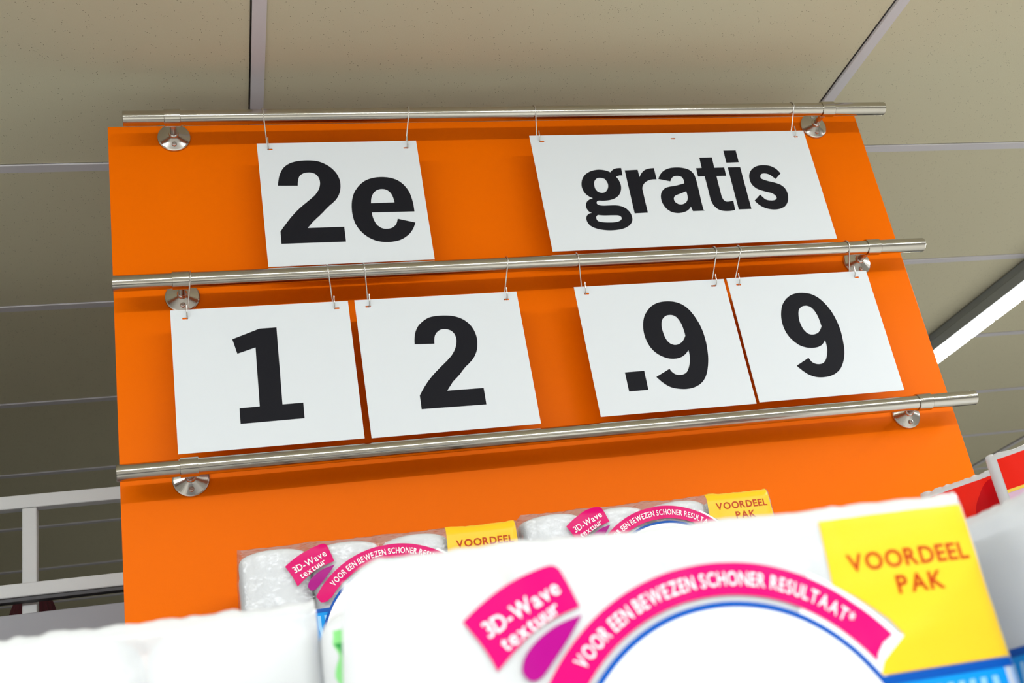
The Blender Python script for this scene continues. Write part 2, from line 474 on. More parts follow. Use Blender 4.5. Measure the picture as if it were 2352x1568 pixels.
# card outlines: tenths of a millimetre from the top left corner of each card, third value marks a sharp corner
CARDS = {
 '2e': dict(x=0.1145, z=2.7399, w=0.2740, h=0.2373, slots=[(0.0209, -0.0123), (0.2543, -0.0146)], hooks=[(0.1289, 0.1327), (0.3818, 0.3717)],
  outlines=[[[284,-845,1],[291,-781,0],[327,-633,0],[397,-503,0],[501,-418,0],[639,-372,0],[805,-360,0],[968,-377,0],[1098,-435,0],[1209,-527,0],[1287,-646,0],[1322,-771,0],[1322,-886,0],[1304,-982,0],[1263,-1086,0],[1193,-1179,0],[1070,-1291,0],[938,-1428,0],[808,-1551,0],[697,-1679,1],[1299,-1682,1],[1298,-1964,1],[243,-1958,1],[247,-1726,1],[338,-1599,0],[453,-1451,0],[599,-1295,0],[742,-1171,0],[872,-1054,0],[949,-943,0],[983,-830,0],[978,-733,0],[941,-656,0],[878,-612,0],[796,-602,0],[720,-619,0],[656,-670,0],[622,-757,0],[608,-856,1]],[[2521,-1434,1],[2518,-1256,0],[2489,-1068,0],[2423,-923,0],[2321,-812,0],[2190,-751,0],[2039,-730,0],[1884,-745,0],[1740,-802,0],[1622,-905,0],[1530,-1043,0],[1480,-1199,0],[1461,-1372,0],[1469,-1528,0],[1505,-1667,0],[1573,-1790,0],[1673,-1896,0],[1798,-1970,0],[1944,-2004,0],[2094,-2001,0],[2234,-1965,0],[2367,-1877,0],[2449,-1777,0],[2510,-1652,1],[2216,-1564,1],[2179,-1662,0],[2113,-1728,0],[2020,-1753,0],[1931,-1737,0],[1856,-1673,0],[1812,-1577,0],[1795,-1489,0],[1794,-1425,1]],[[1800,-1244,1],[1819,-1141,0],[1866,-1046,0],[1931,-990,0],[2009,-971,0],[2092,-988,0],[2153,-1047,0],[2188,-1137,0],[2202,-1242,1]]]),
 'gratis': dict(x=0.5969, z=2.7457, w=0.5507, h=0.2387, slots=[(0.0215, -0.0133), (0.277, -0.0123), (0.5308, -0.0136)], hooks=[(0.6146, 0.6139), (1.1365, 1.1265)],
  outlines=[[[1383,-821,1],[1448,-761,0],[1520,-738,0],[1608,-734,1],[1600,-896,1],[1535,-894,0],[1472,-917,1],[1512,-1003,0],[1526,-1099,0],[1509,-1193,0],[1461,-1286,0],[1368,-1362,0],[1256,-1399,0],[1121,-1411,0],[1047,-1404,0],[1006,-1419,0],[991,-1456,0],[1019,-1492,0],[1101,-1510,0],[1214,-1510,0],[1346,-1513,0],[1454,-1540,0],[1536,-1601,0],[1588,-1696,0],[1595,-1800,0],[1561,-1880,0],[1478,-1954,0],[1355,-2000,0],[1201,-2018,0],[1053,-2011,0],[910,-1980,0],[800,-1925,0],[746,-1851,0],[735,-1770,0],[757,-1703,0],[806,-1664,0],[861,-1650,1],[807,-1613,0],[782,-1551,0],[783,-1489,0],[815,-1418,0],[874,-1373,0],[941,-1350,1],[869,-1306,0],[809,-1231,0],[781,-1136,0],[790,-1032,0],[831,-929,0],[904,-846,0],[1012,-786,0],[1141,-758,0],[1254,-766,0],[1335,-792,0]],[[1154,-930,0],[1093,-945,0],[1043,-999,0],[1024,-1071,0],[1026,-1155,0],[1066,-1219,0],[1137,-1243,0],[1207,-1224,0],[1260,-1163,0],[1283,-1091,0],[1275,-1017,0],[1235,-952,0]],[[965,-1695,1],[927,-1731,0],[924,-1782,0],[951,-1824,0],[1031,-1847,0],[1160,-1857,0],[1273,-1854,0],[1354,-1830,0],[1391,-1791,0],[1387,-1746,0],[1340,-1719,0],[1209,-1712,0],[1078,-1710,0]],[[1666,-787,1],[1918,-781,1],[1920,-938,1],[2005,-827,0],[2106,-770,0],[2244,-755,1],[2239,-999,1],[2131,-1002,0],[2025,-1041,0],[1951,-1113,0],[1921,-1186,0],[1918,-1302,0],[1915,-1687,1],[1661,-1691,1]],[[2276,-992,1],[2330,-901,0],[2419,-818,0],[2539,-768,0],[2681,-754,0],[2816,-769,0],[2926,-812,0],[2994,-900,0],[3014,-1020,0],[3012,-1192,0],[3003,-1469,0],[3001,-1596,0],[3002,-1663,0],[3023,-1690,1],[2789,-1691,1],[2772,-1597,1],[2698,-1668,0],[2591,-1710,0],[2472,-1718,0],[2363,-1686,0],[2284,-1610,0],[2240,-1503,0],[2236,-1377,0],[2274,-1273,0],[2351,-1195,0],[2447,-1162,0],[2589,-1141,0],[2761,-1100,1],[2765,-1023,0],[2732,-957,0],[2647,-937,0],[2562,-962,0],[2498,-1050,1]],[[2758,-1269,1],[2761,-1354,0],[2751,-1428,0],[2700,-1500,0],[2622,-1539,0],[2545,-1532,0],[2489,-1481,0],[2483,-1407,0],[2529,-1352,0],[2626,-1317,0]],[[3193,-555,1],[3446,-555,1],[3441,-783,1],[3639,-782,1],[3635,-966,1],[3437,-964,1],[3433,-1185,0],[3432,-1400,0],[3449,-1475,0],[3489,-1513,0],[3559,-1515,0],[3637,-1501,1],[3625,-1699,1],[3537,-1714,0],[3418,-1714,0],[3306,-1682,0],[3229,-1594,0],[3196,-1476,0],[3197,-1327,0],[3201,-961,1],[3067,-961,1],[3073,-781,1],[3186,-778,1]],[[3716,-413,1],[3970,-415,1],[3965,-677,1],[3710,-681,1]],[[3711,-782,1],[3965,-785,1],[3953,-1691,1],[3697,-1691,1]],[[4754,-948,1],[4697,-853,0],[4602,-784,0],[4486,-756,0],[4360,-759,0],[4234,-806,0],[4139,-892,0],[4092,-1000,0],[4088,-1120,0],[4126,-1208,0],[4199,-1276,0],[4347,-1335,0],[4460,-1372,0],[4516,-1428,0],[4521,-1483,0],[4470,-1520,0],[4386,-1525,0],[4292,-1496,0],[4211,-1389,1],[4063,-1517,1],[4129,-1608,0],[4231,-1680,0],[4363,-1717,0],[4507,-1715,0],[4646,-1660,0],[4733,-1555,0],[4772,-1427,0],[4767,-1307,0],[4702,-1206,0],[4584,-1147,0],[4433,-1099,0],[4332,-1051,0],[4323,-996,0],[4360,-949,0],[4425,-938,0],[4511,-963,0],[4619,-1067,1]]]),
 '1': dict(x=-0.0415, z=2.4340, w=0.2768, h=0.2370, slots=[(0.0219, -0.0151), (0.2576, -0.0122)], hooks=[(-0.0076, -0.0165), (0.2079, 0.2125)],
  outlines=[[[905,-557,1],[1333,-403,1],[1597,-399,1],[1578,-1708,1],[1895,-1705,1],[1891,-1962,1],[931,-1972,1],[933,-1719,1],[1235,-1713,1],[1248,-723,1],[965,-810,1]]]),
 '2': dict(x=0.2460, z=2.4343, w=0.2730, h=0.2381, slots=[(0.0209, -0.0126), (0.2533, -0.0136)], hooks=[(0.2674, 0.2695), (0.5106, 0.5003)],
  outlines=[[[878,-850,1],[889,-750,0],[919,-636,0],[974,-535,0],[1057,-456,0],[1168,-391,0],[1298,-367,0],[1443,-368,0],[1586,-388,0],[1723,-447,0],[1830,-547,0],[1895,-676,0],[1917,-809,0],[1905,-938,0],[1872,-1052,0],[1814,-1151,0],[1735,-1235,0],[1639,-1317,0],[1524,-1442,0],[1414,-1541,0],[1357,-1611,0],[1294,-1693,1],[1891,-1693,1],[1891,-1979,1],[839,-1973,1],[841,-1738,1],[921,-1620,0],[1007,-1508,0],[1117,-1391,0],[1253,-1269,0],[1375,-1164,0],[1473,-1062,0],[1538,-951,0],[1570,-836,0],[1566,-745,0],[1531,-671,0],[1471,-628,0],[1395,-612,0],[1327,-624,0],[1267,-666,0],[1229,-722,0],[1211,-785,0],[1202,-862,1]]]),
 '.9': dict(x=0.6213, z=2.4366, w=0.2789, h=0.2376, slots=[(0.0204, -0.0137), (0.2562, -0.0123)], hooks=[(0.6361, 0.6395), (0.8949, 0.8826)],
  outlines=[[[576,-1632,1],[922,-1629,1],[918,-1975,1],[577,-1977,1]],[[1799,-1313,1],[1717,-1390,0],[1629,-1435,0],[1523,-1453,0],[1412,-1441,0],[1308,-1399,0],[1211,-1327,0],[1134,-1225,0],[1087,-1098,0],[1070,-948,0],[1087,-791,0],[1137,-650,0],[1212,-542,0],[1324,-442,0],[1466,-384,0],[1624,-371,0],[1774,-394,0],[1902,-458,0],[2005,-572,0],[2091,-752,0],[2138,-928,0],[2157,-1141,0],[2143,-1350,0],[2115,-1517,0],[2057,-1693,0],[1985,-1829,0],[1884,-1929,0],[1761,-1989,0],[1617,-2013,0],[1469,-2001,0],[1328,-1960,0],[1211,-1875,0],[1109,-1755,1],[1379,-1627,1],[1416,-1695,0],[1469,-1737,0],[1529,-1751,0],[1606,-1745,0],[1679,-1703,0],[1735,-1617,0],[1778,-1505,0],[1797,-1402,0]],[[1807,-1041,1],[1803,-925,0],[1782,-798,0],[1740,-702,0],[1687,-652,0],[1614,-634,0],[1533,-649,0],[1461,-711,0],[1422,-814,0],[1417,-932,0],[1437,-1064,0],[1491,-1159,0],[1571,-1198,0],[1664,-1185,0],[1748,-1125,0]]]),
 '9': dict(x=0.9061, z=2.4376, w=0.2796, h=0.2369, slots=[(0.02, -0.0137), (0.2566, -0.0122)], hooks=[(0.9422, 0.9271), (1.1598, 1.1583)],
  outlines=[[[1558,-1315,1],[1482,-1394,0],[1391,-1436,0],[1269,-1449,0],[1157,-1432,0],[1042,-1382,0],[941,-1285,0],[870,-1170,0],[833,-1025,0],[836,-856,0],[871,-714,0],[932,-586,0],[1027,-479,0],[1155,-401,0],[1297,-369,0],[1427,-375,0],[1563,-412,0],[1684,-499,0],[1779,-626,0],[1852,-783,0],[1899,-978,0],[1914,-1190,0],[1896,-1397,0],[1864,-1563,0],[1804,-1713,0],[1717,-1847,0],[1603,-1940,0],[1470,-1993,0],[1322,-2010,0],[1185,-1996,0],[1059,-1942,0],[966,-1865,0],[873,-1758,1],[1141,-1628,1],[1181,-1705,0],[1234,-1744,0],[1307,-1760,0],[1389,-1746,0],[1459,-1687,0],[1512,-1589,0],[1549,-1476,0]],[[1566,-1048,1],[1561,-910,0],[1535,-776,0],[1484,-680,0],[1417,-636,0],[1339,-631,0],[1265,-660,0],[1209,-729,0],[1180,-839,0],[1175,-970,0],[1206,-1089,0],[1262,-1165,0],[1345,-1194,0],[1442,-1177,0],[1509,-1129,0]]]),
}

# ================================================================== THE ROOM
def struct(name, me, mat=None):
    o = link(name, me, mat)
    o['kind'] = 'structure'
    return o


RX0, RX1, RY0, RY1 = -5.0, 7.0, -6.0, 9.0
struct('floor', box_mesh('floor', RX0, RX1, RY0, RY1, -0.1, 0.0), MAT['floor'])
struct('wall_left', box_mesh('wall_left', RX0 - 0.1, RX0, RY0, RY1, 0, CEIL + 0.1), MAT['wall'])
struct('wall_right', box_mesh('wall_right', RX1, RX1 + 0.1, RY0, RY1, 0, CEIL + 0.1), MAT['wall'])
struct('wall_back', box_mesh('wall_back', RX0 - 0.1, RX1 + 0.1, RY1, RY1 + 0.1, 0, CEIL + 0.1), MAT['wall'])
struct('wall_front', box_mesh('wall_front', RX0 - 0.1, RX1 + 0.1, RY0 - 0.1, RY0, 0, CEIL + 0.1), MAT['wall'])

ceiling = struct('ceiling', box_mesh('ceiling', RX0, RX1, RY0, RY1, CEIL + 0.03, CEIL + 0.1), MAT['wall'])
# grid: main bars along Y every 1.2 m, cross bars along X every 0.6 m
GX, GY = 0.131, 0.2825          # centre of one main bar, centre of one cross bar
BAR, DROP = 0.024, 0.0055
xs = [GX + 1.2 * i for i in range(-4, 6)]
ys = [GY + 0.5965 * i for i in range(-10, 15)]
bm = bmesh.new()
box(bm, -BAR / 2, BAR / 2, RY0 + 0.01, RY1 - 0.01, -DROP, 0.0)
box(bm, -0.002, 0.002, RY0 + 0.01, RY1 - 0.01, 0.0, 0.03)
main_me = mesh_of(bm, 'main_bar')
for x in xs:
    link('main_bar', main_me, MAT['grid'], ceiling, (x, 0, CEIL + 0.001))
bm = bmesh.new()
box(bm, BAR / 2, 1.2 - BAR / 2, -BAR / 2, BAR / 2, -0.0025, 0.001)
cross_me = mesh_of(bm, 'cross_bar')
for x in xs[:-1]:
    for y in ys:
        link('cross_bar', cross_me, MAT['grid'], ceiling, (x, y, CEIL + 0.001))
bm = box(bmesh.new(), BAR / 2 - 0.004, 1.2 - BAR / 2 - 0.0030, BAR / 2 - 0.004, 0.5965 - BAR / 2 - 0.0016, 0.0, 0.015)
tile_me = mesh_of(bm, 'ceiling_tile')
for x in xs[:-1]:
    for y in ys[:-1]:
        link('ceiling_tile', tile_me, MAT['tile'], ceiling, (x, y, CEIL + 0.002))


# ------------------------------------------------------------------ light lines under the ceiling
def light_line(x, y0, y1, label):
    t = thing('strip_lamp', label, 'lamp', (x, (y0 + y1) / 2, CEIL - LAMP_BODY_H))
    L = (y1 - y0) / 2
    w = 0.046
    bm = bmesh.new()
    prof = [(-w, 0.0), (w, 0.0), (w, 0.030), (w * 0.80, 0.036), (w * 0.80, 0.0575), (-w * 0.80, 0.0575),
            (-w * 0.80, 0.036), (-w, 0.030)]
    a = [bm.verts.new((px, -L, pz)) for px, pz in prof]
    b = [bm.verts.new((px, L, pz)) for px, pz in prof]
    n = len(prof)
    for i in range(n):
        bm.faces.new((a[i], a[(i + 1) % n], b[(i + 1) % n], b[i]))
    bm.faces.new(a[::-1])
    bm.faces.new(b)
    bmesh.ops.recalc_face_normals(bm, faces=bm.faces)
    link('housing', mesh_of(bm, 'lamp_housing'), MAT['lamp_body'], t)
    # row of lens plates hanging a few millimetres below the housing
    bm = bmesh.new()
    pitch = 0.14
    k = int(2 * L / pitch)
    for i in range(k):
        yy = -L + (i + 0.5) * pitch
        box(bm, -0.040, 0.040, yy - 0.066, yy + 0.066, -0.008, -0.0005, bevel=0.003, seg=1)
    link('lens_row', mesh_of(bm, 'lens_row'), MAT['glow'], t)
    return t


light_line(2.441, -5.8, 1.75, 'long lit strip lamp on the ceiling right of the orange board')
light_line(4.85, -5.8, 2.0, 'unseen strip lamp added at far right to brighten the ceiling')  # added lamp, lifts the ceiling at the right
light_line(-2.36, -5.8, -1.5, 'unseen strip lamp added at left to brighten ceiling and packs')  # added lamp, lifts the front ceiling and the near packs

# aisle lamp behind the photographer, running across
for cy, x0, x1, wm in LIGHT_CROSS:
    ld = bpy.data.lights.new('aisle_light', 'AREA')
    ld.shape = 'RECTANGLE'
    ld.size = x1 - x0
    ld.size_y = 0.085
    ld.energy = wm * (x1 - x0)
    ld.color = LAMP_COL
    lo = bpy.data.objects.new('aisle_light', ld)
    lo.location = ((x0 + x1) / 2, cy, CEIL - LAMP_BODY_H - 0.012)
    COL.objects.link(lo)
    for sgn in (-1, 1):  # added fill lights facing sideways, for even brightness down the board
        sd = bpy.data.lights.new('aisle_fill', 'AREA')
        sd.shape = 'RECTANGLE'
        sd.size = x1 - x0
        sd.size_y = 0.03
        sd.energy = CROSS_FILL * (x1 - x0)
        sd.color = LAMP_COL
        so = bpy.data.objects.new('aisle_fill', sd)
        so.location = ((x0 + x1) / 2, cy + sgn * 0.055, CEIL - LAMP_BODY_H - 0.004)
        so.rotation_euler = (sgn * math.pi / 2, 0, 0)
        COL.objects.link(so)
    t = light_line(0, -(x1 - x0) / 2, (x1 - x0) / 2, 'lit strip lamp across the aisle behind the photographer')
    t.rotation_euler = (0, 0, math.pi / 2)
    t.location = ((x0 + x1) / 2, cy, CEIL - LAMP_BODY_H)

# ================================================================== ORANGE BOARD WITH RAILS
BX0, BX1, BZ0, BZ1 = -0.129, 1.3155, 1.652, 2.8215
BT = 0.010
board = thing('price_board', 'tall orange board with three brushed steel rails behind the packs', 'sign board', (0.59, 0, BZ0))
bx = Vector((0.59, 0, BZ0))


def rel(o, p=bx):
    o.location = o.location - p
    return o


bm = box(bmesh.new(), BX0, BX1, 0.0, BT, BZ0, BZ1, bevel=0.0012, seg=2)
rel(link('panel', mesh_of(bm, 'board_panel'), MAT['orange'], board))

RAIL_Y, RAIL_R = -0.060, 0.0129
RAILS = [(-0.1000, 1.3390, 2.7955), (-0.1255, 1.3215, 2.4865), (-0.1285, 1.3200, 2.1760)]
for (x0, x1, z), (fa, fb) in zip(RAILS, [(-0.0205, 1.2130), (-0.0225, 1.2138), (-0.0262, 1.2152)]):
    bm = bmesh.new()
    prof = [(RAIL_R - 0.0018, x0 + 0.004), (RAIL_R - 0.0016, x0), (RAIL_R - 0.0006, x0), (RAIL_R, x0 + 0.0006)]
    prof += [(RAIL_R, x0 + (x1 - x0) * i / 24) for i in range(1, 24)]
    prof += [(RAIL_R, x1 - 0.0006), (RAIL_R - 0.0006, x1), (RAIL_R - 0.0016, x1), (RAIL_R - 0.0018, x1 - 0.004)]
    lathe(bm, prof, n=48, axis='X', origin=(0, RAIL_Y, z))
    rail = rel(link('rail', mesh_of(bm, 'rail', True), MAT['brushed'], board))
    for fx in (fa, fb):
        # split collar round the tube
        bm = bmesh.new()
        c0 = RAIL_R + 0.0001
        rr = RAIL_R + 0.0020
        lathe(bm, [(c0, fx - 0.0135), (rr - 0.0006, fx - 0.0135), (rr, fx - 0.0127), (rr, fx + 0.0127),
                   (rr - 0.0006, fx + 0.0135), (c0, fx + 0.0135)], n=48, axis='X', origin=(0, RAIL_Y, z))
        me = mesh_of(bm, 'collar', True)
        link('collar', me, MAT['brushed'], rail)
        # stem
        bm = bmesh.new()
        lathe(bm, [(0.0062, RAIL_Y + RAIL_R - 0.001), (0.0058, RAIL_Y + RAIL_R + 0.006), (0.0058, -0.017), (0.0075, -0.0155),
                   (0.0085, -0.0135), (0.0085, -0.0115)], n=28, axis='Y', origin=(fx, 0, z))
        link('stem', mesh_of(bm, 'stem', True), MAT['chrome'], rail)
        # conical wall flange
        bm = bmesh.new()
        lathe(bm, [(0.0075, -0.0125), (0.0100, -0.0115), (0.0255, -0.0048), (0.0272, -0.0035), (0.0278, -0.0020),
                   (0.0278, -0.0001)], n=56, axis='Y', origin=(fx, 0, z))
        link('flange', mesh_of(bm, 'flange', False), MAT['chrome'], rail)
        for f in bpy.data.meshes[-1:]:
            pass
        # screws through the flange, above and below the stem
        for dz in (-0.0175, 0.0175):
            bm = bmesh.new()
            yb = -0.0085
            lathe(bm, [(0.0040, yb + 0.003), (0.0044, yb - 0.0006), (0.0038, yb - 0.0020), (0.0026, yb - 0.0023),
                       (0.0019, yb - 0.0023), (0.0017, yb - 0.0012), (0.0003, yb - 0.0010)], n=24, axis='Y', origin=(fx, 0, z + dz))
            link('screw', mesh_of(bm, 'screw', True), MAT['screw'], rail)

# ================================================================== CARDS ON HOOKS
YC = -0.061
LABELS = {
    '2e': 'white card reading 2e, hanging from the top rail at left',
    'gratis': 'wide white card reading gratis, hanging from the top rail at right',
    '1': 'white card with the numeral 1, first on the middle rail',
    '2': 'white card with the numeral 2, beside the card reading 1',
    '.9': 'white card with a point and a 9, third on the middle rail',
    '9': 'white card with a 9 and no point, last on the middle rail',
}
HOOKS = {
    '2e': ('top left corner of the 2e card', 'top right corner of the 2e card'),
    'gratis': ('left end of the gratis card', 'right end of the gratis card'),
    '1': ('numeral 1 card near the rail bracket', 'numeral 1 card next to its neighbour 2'),
    '2': ('left corner of the numeral 2 card', 'right corner of the numeral 2 card'),
    '.9': ('left corner of the point 9 card', 'right corner of the point 9 card'),
    '9': ('left corner of the last 9 card', 'right corner of the last 9 card'),
}
CT = 0.0010
WIRE = 0.00115
for key, c in CARDS.items():
    x0, z1, w, h = c['x'], c['z'], c['w'], c['h']
    card = thing('price_card', LABELS[key], 'price card', (x0 + w / 2, YC, z1 - h), group='white price cards on the board')
    # sheet with slots cut through
    outline = [(0, 0), (w, 0), (w, -h), (0, -h)]
    polys = [outline]
    for sx, sz in c['slots']:
        a, b = 0.0031, 0.0016
        polys.append([(sx - a + b * math.cos(t), sz + b * math.sin(t)) if abs(t) > math.pi / 2 else
                      (sx + a + b * math.cos(t) - b * 0, sz + b * math.sin(t))
                      for t in [math.pi * k / 6 for k in range(-6, 6)]])
        polys[-1] = [(min(max(px, sx - a - b * 0), sx + a), pz) if False else (px, pz) for px, pz in polys[-1]]
    v2, tr = fill(polys)
    bm = bmesh.new()
    V = [bm.verts.new((x - w / 2, -CT / 2, z + h)) for x, z in v2]
    for f in tr:
        bm.faces.new([V[i] for i in f])
    bmesh.ops.recalc_face_normals(bm, faces=bm.faces)
    r = bmesh.ops.extrude_face_region(bm, geom=list(bm.faces))
    for e in r['geom']:
        if isinstance(e, bmesh.types.BMVert):
            e.co.y += CT
    bmesh.ops.recalc_face_normals(bm, faces=bm.faces)
    link('sheet', mesh_of(bm, 'card_sheet'), MAT['card'], card)
    # printed characters, a skin 0.15 mm proud of the sheet
    loops = []
    for o in c['outlines']:
        loops.append(spline([(p[0] * 1e-4, p[1] * 1e-4, p[2]) for p in o]))
    used = [False] * len(loops)
    for i, lp in enumerate(loops):
        if any(j != i and inside(lp[0], loops[j]) for j in range(len(loops))):
            continue
        holes = [q for j, q in enumerate(loops) if j != i and inside(q[0], lp)]
        v2, tr = fill([lp] + holes)
        bm = bmesh.new()
        V = [bm.verts.new((x - w / 2, -CT / 2 - 0.00015, z + h)) for x, z in v2]
        for f in tr:
            bm.faces.new([V[k] for k in f])
        bm.normal_update()
        for f in bm.faces:
            if f.normal.y > 0:
                f.normal_flip()
        link('printed_character', mesh_of(bm, 'printed_character'), MAT['ink'], card)
    # hooks
    rz = 2.7955 if key in ('2e', 'gratis') else 2.4865
    ends = (c['slots'][0], c['slots'][-1])
    for (xt, xb), (sx, sz), where in zip(c['hooks'], ends, HOOKS[key]):
        sX, sZ = x0 + sx, z1 + sz
        rr = RAIL_R + WIRE + 0.0002
        pts = []
        for k in range(15):
            a = math.radians(-25 + k * (205 + 0) / 14)
            pts.append((xt, RAIL_Y + rr * math.cos(a), rz + rr * math.sin(a)))
        # last point: front of the rail, then down to behind the card
        pend = Vector(pts[-1])
        # lower bend: 11 mm radius, passes through the slot and rises in front of the card
        loop_r = 0.0110
        cy = YC + 0.0036
        cz = sZ + 0.0004 + math.sqrt(loop_r ** 2 - 0.0036 ** 2)
        target = Vector((xb, cy + loop_r, cz))
        for k in range(1, 8):
            u = k / 8
            pts.append(tuple(pend.lerp(target, u)))
        for k in range(0, 13):
            a = math.radians(-k * 180 / 12)
            pts.append((xb, cy + loop_r * math.cos(a), cz + loop_r * math.sin(a)))
        pts.append((xb, cy - loop_r, cz + 0.004))
        pts.append((xb + 0.0004, cy - loop_r - 0.0006, sZ + 0.0185))
        hk = thing('s_hook', 'thin steel wire hook holding the ' + where, 'hook', (xt, RAIL_Y, rz + rr),
                   group='wire hooks of the price cards')
        bm = tube(bmesh.new(), [tuple(Vector(p) - Vector((xt, RAIL_Y, rz + rr))) for p in pts], WIRE, 10)
        link('wire', mesh_of(bm, 'hook_wire', True), MAT['wire'], hk)


# ================================================================== PACKS OF ROLLS
ROLL_H = 0.117


def roll_mesh(w, d, h, name, r=0.017, rp=3.5):
    """a soft toilet roll squeezed in its pack: superellipse section, rounded shoulders, hollow core"""
    bm = bmesh.new()
    n = 40

    def ring(inset, z, p):
        out = []
        for i in range(n):
            a = 2 * math.pi * i / n
            c, s = math.cos(a), math.sin(a)
            e = 2.0 / p
            x = (w / 2 - inset) * (abs(c) ** e) * (1 if c >= 0 else -1)
            y = (d / 2 - inset) * (abs(s) ** e) * (1 if s >= 0 else -1)
            out.append(bm.verts.new((x, y, z)))
        return out
    prof = []
    prof.append((w / 2 - 0.020, 0.03 * h, 2.0))
    prof.append((w / 2 - 0.020, 0.0, 2.0))
    for k in range(6):
        a = math.radians(90 * k / 5)
        prof.append((r - r * math.sin(a), (r - r * math.cos(a)), 2.0 + (rp - 2) * math.sin(a)))
    for k in range(1, 4):
        prof.append((0.0006 if k == 2 else 0.0003, r + (h - 2 * r) * k / 4, rp))
    for k in range(6):
        a = math.radians(90 * k / 5)
        prof.append((r - r * math.cos(a), h - r + r * math.sin(a), rp - (rp - 2) * math.sin(a)))
    prof.append((w / 2 - 0.020, h, 2.0))
    prof.append((w / 2 - 0.020, h * 0.97, 2.0))
    rings = [ring(*q) for q in prof]
    for a, b in zip(rings[:-1], rings[1:]):
        for i in range(n):
            j = (i + 1) % n
            bm.faces.new((a[i], a[j], b[j], b[i]))
    bm.faces.new(rings[0][::-1])
    bm.faces.new(rings[-1])
    bmesh.ops.recalc_face_normals(bm, faces=bm.faces)
    return mesh_of(bm, name, True)


def hash01(*a):
    v = math.sin(sum(x * k for x, k in zip(a, (12.9898, 78.233, 37.719)))) * 43758.5453
    return v - math.floor(v)


def vnoise(x, seed):
    i = math.floor(x)
    f = x - i
    f = f * f * (3 - 2 * f)
    return hash01(i, seed) * (1 - f) + hash01(i + 1, seed) * f


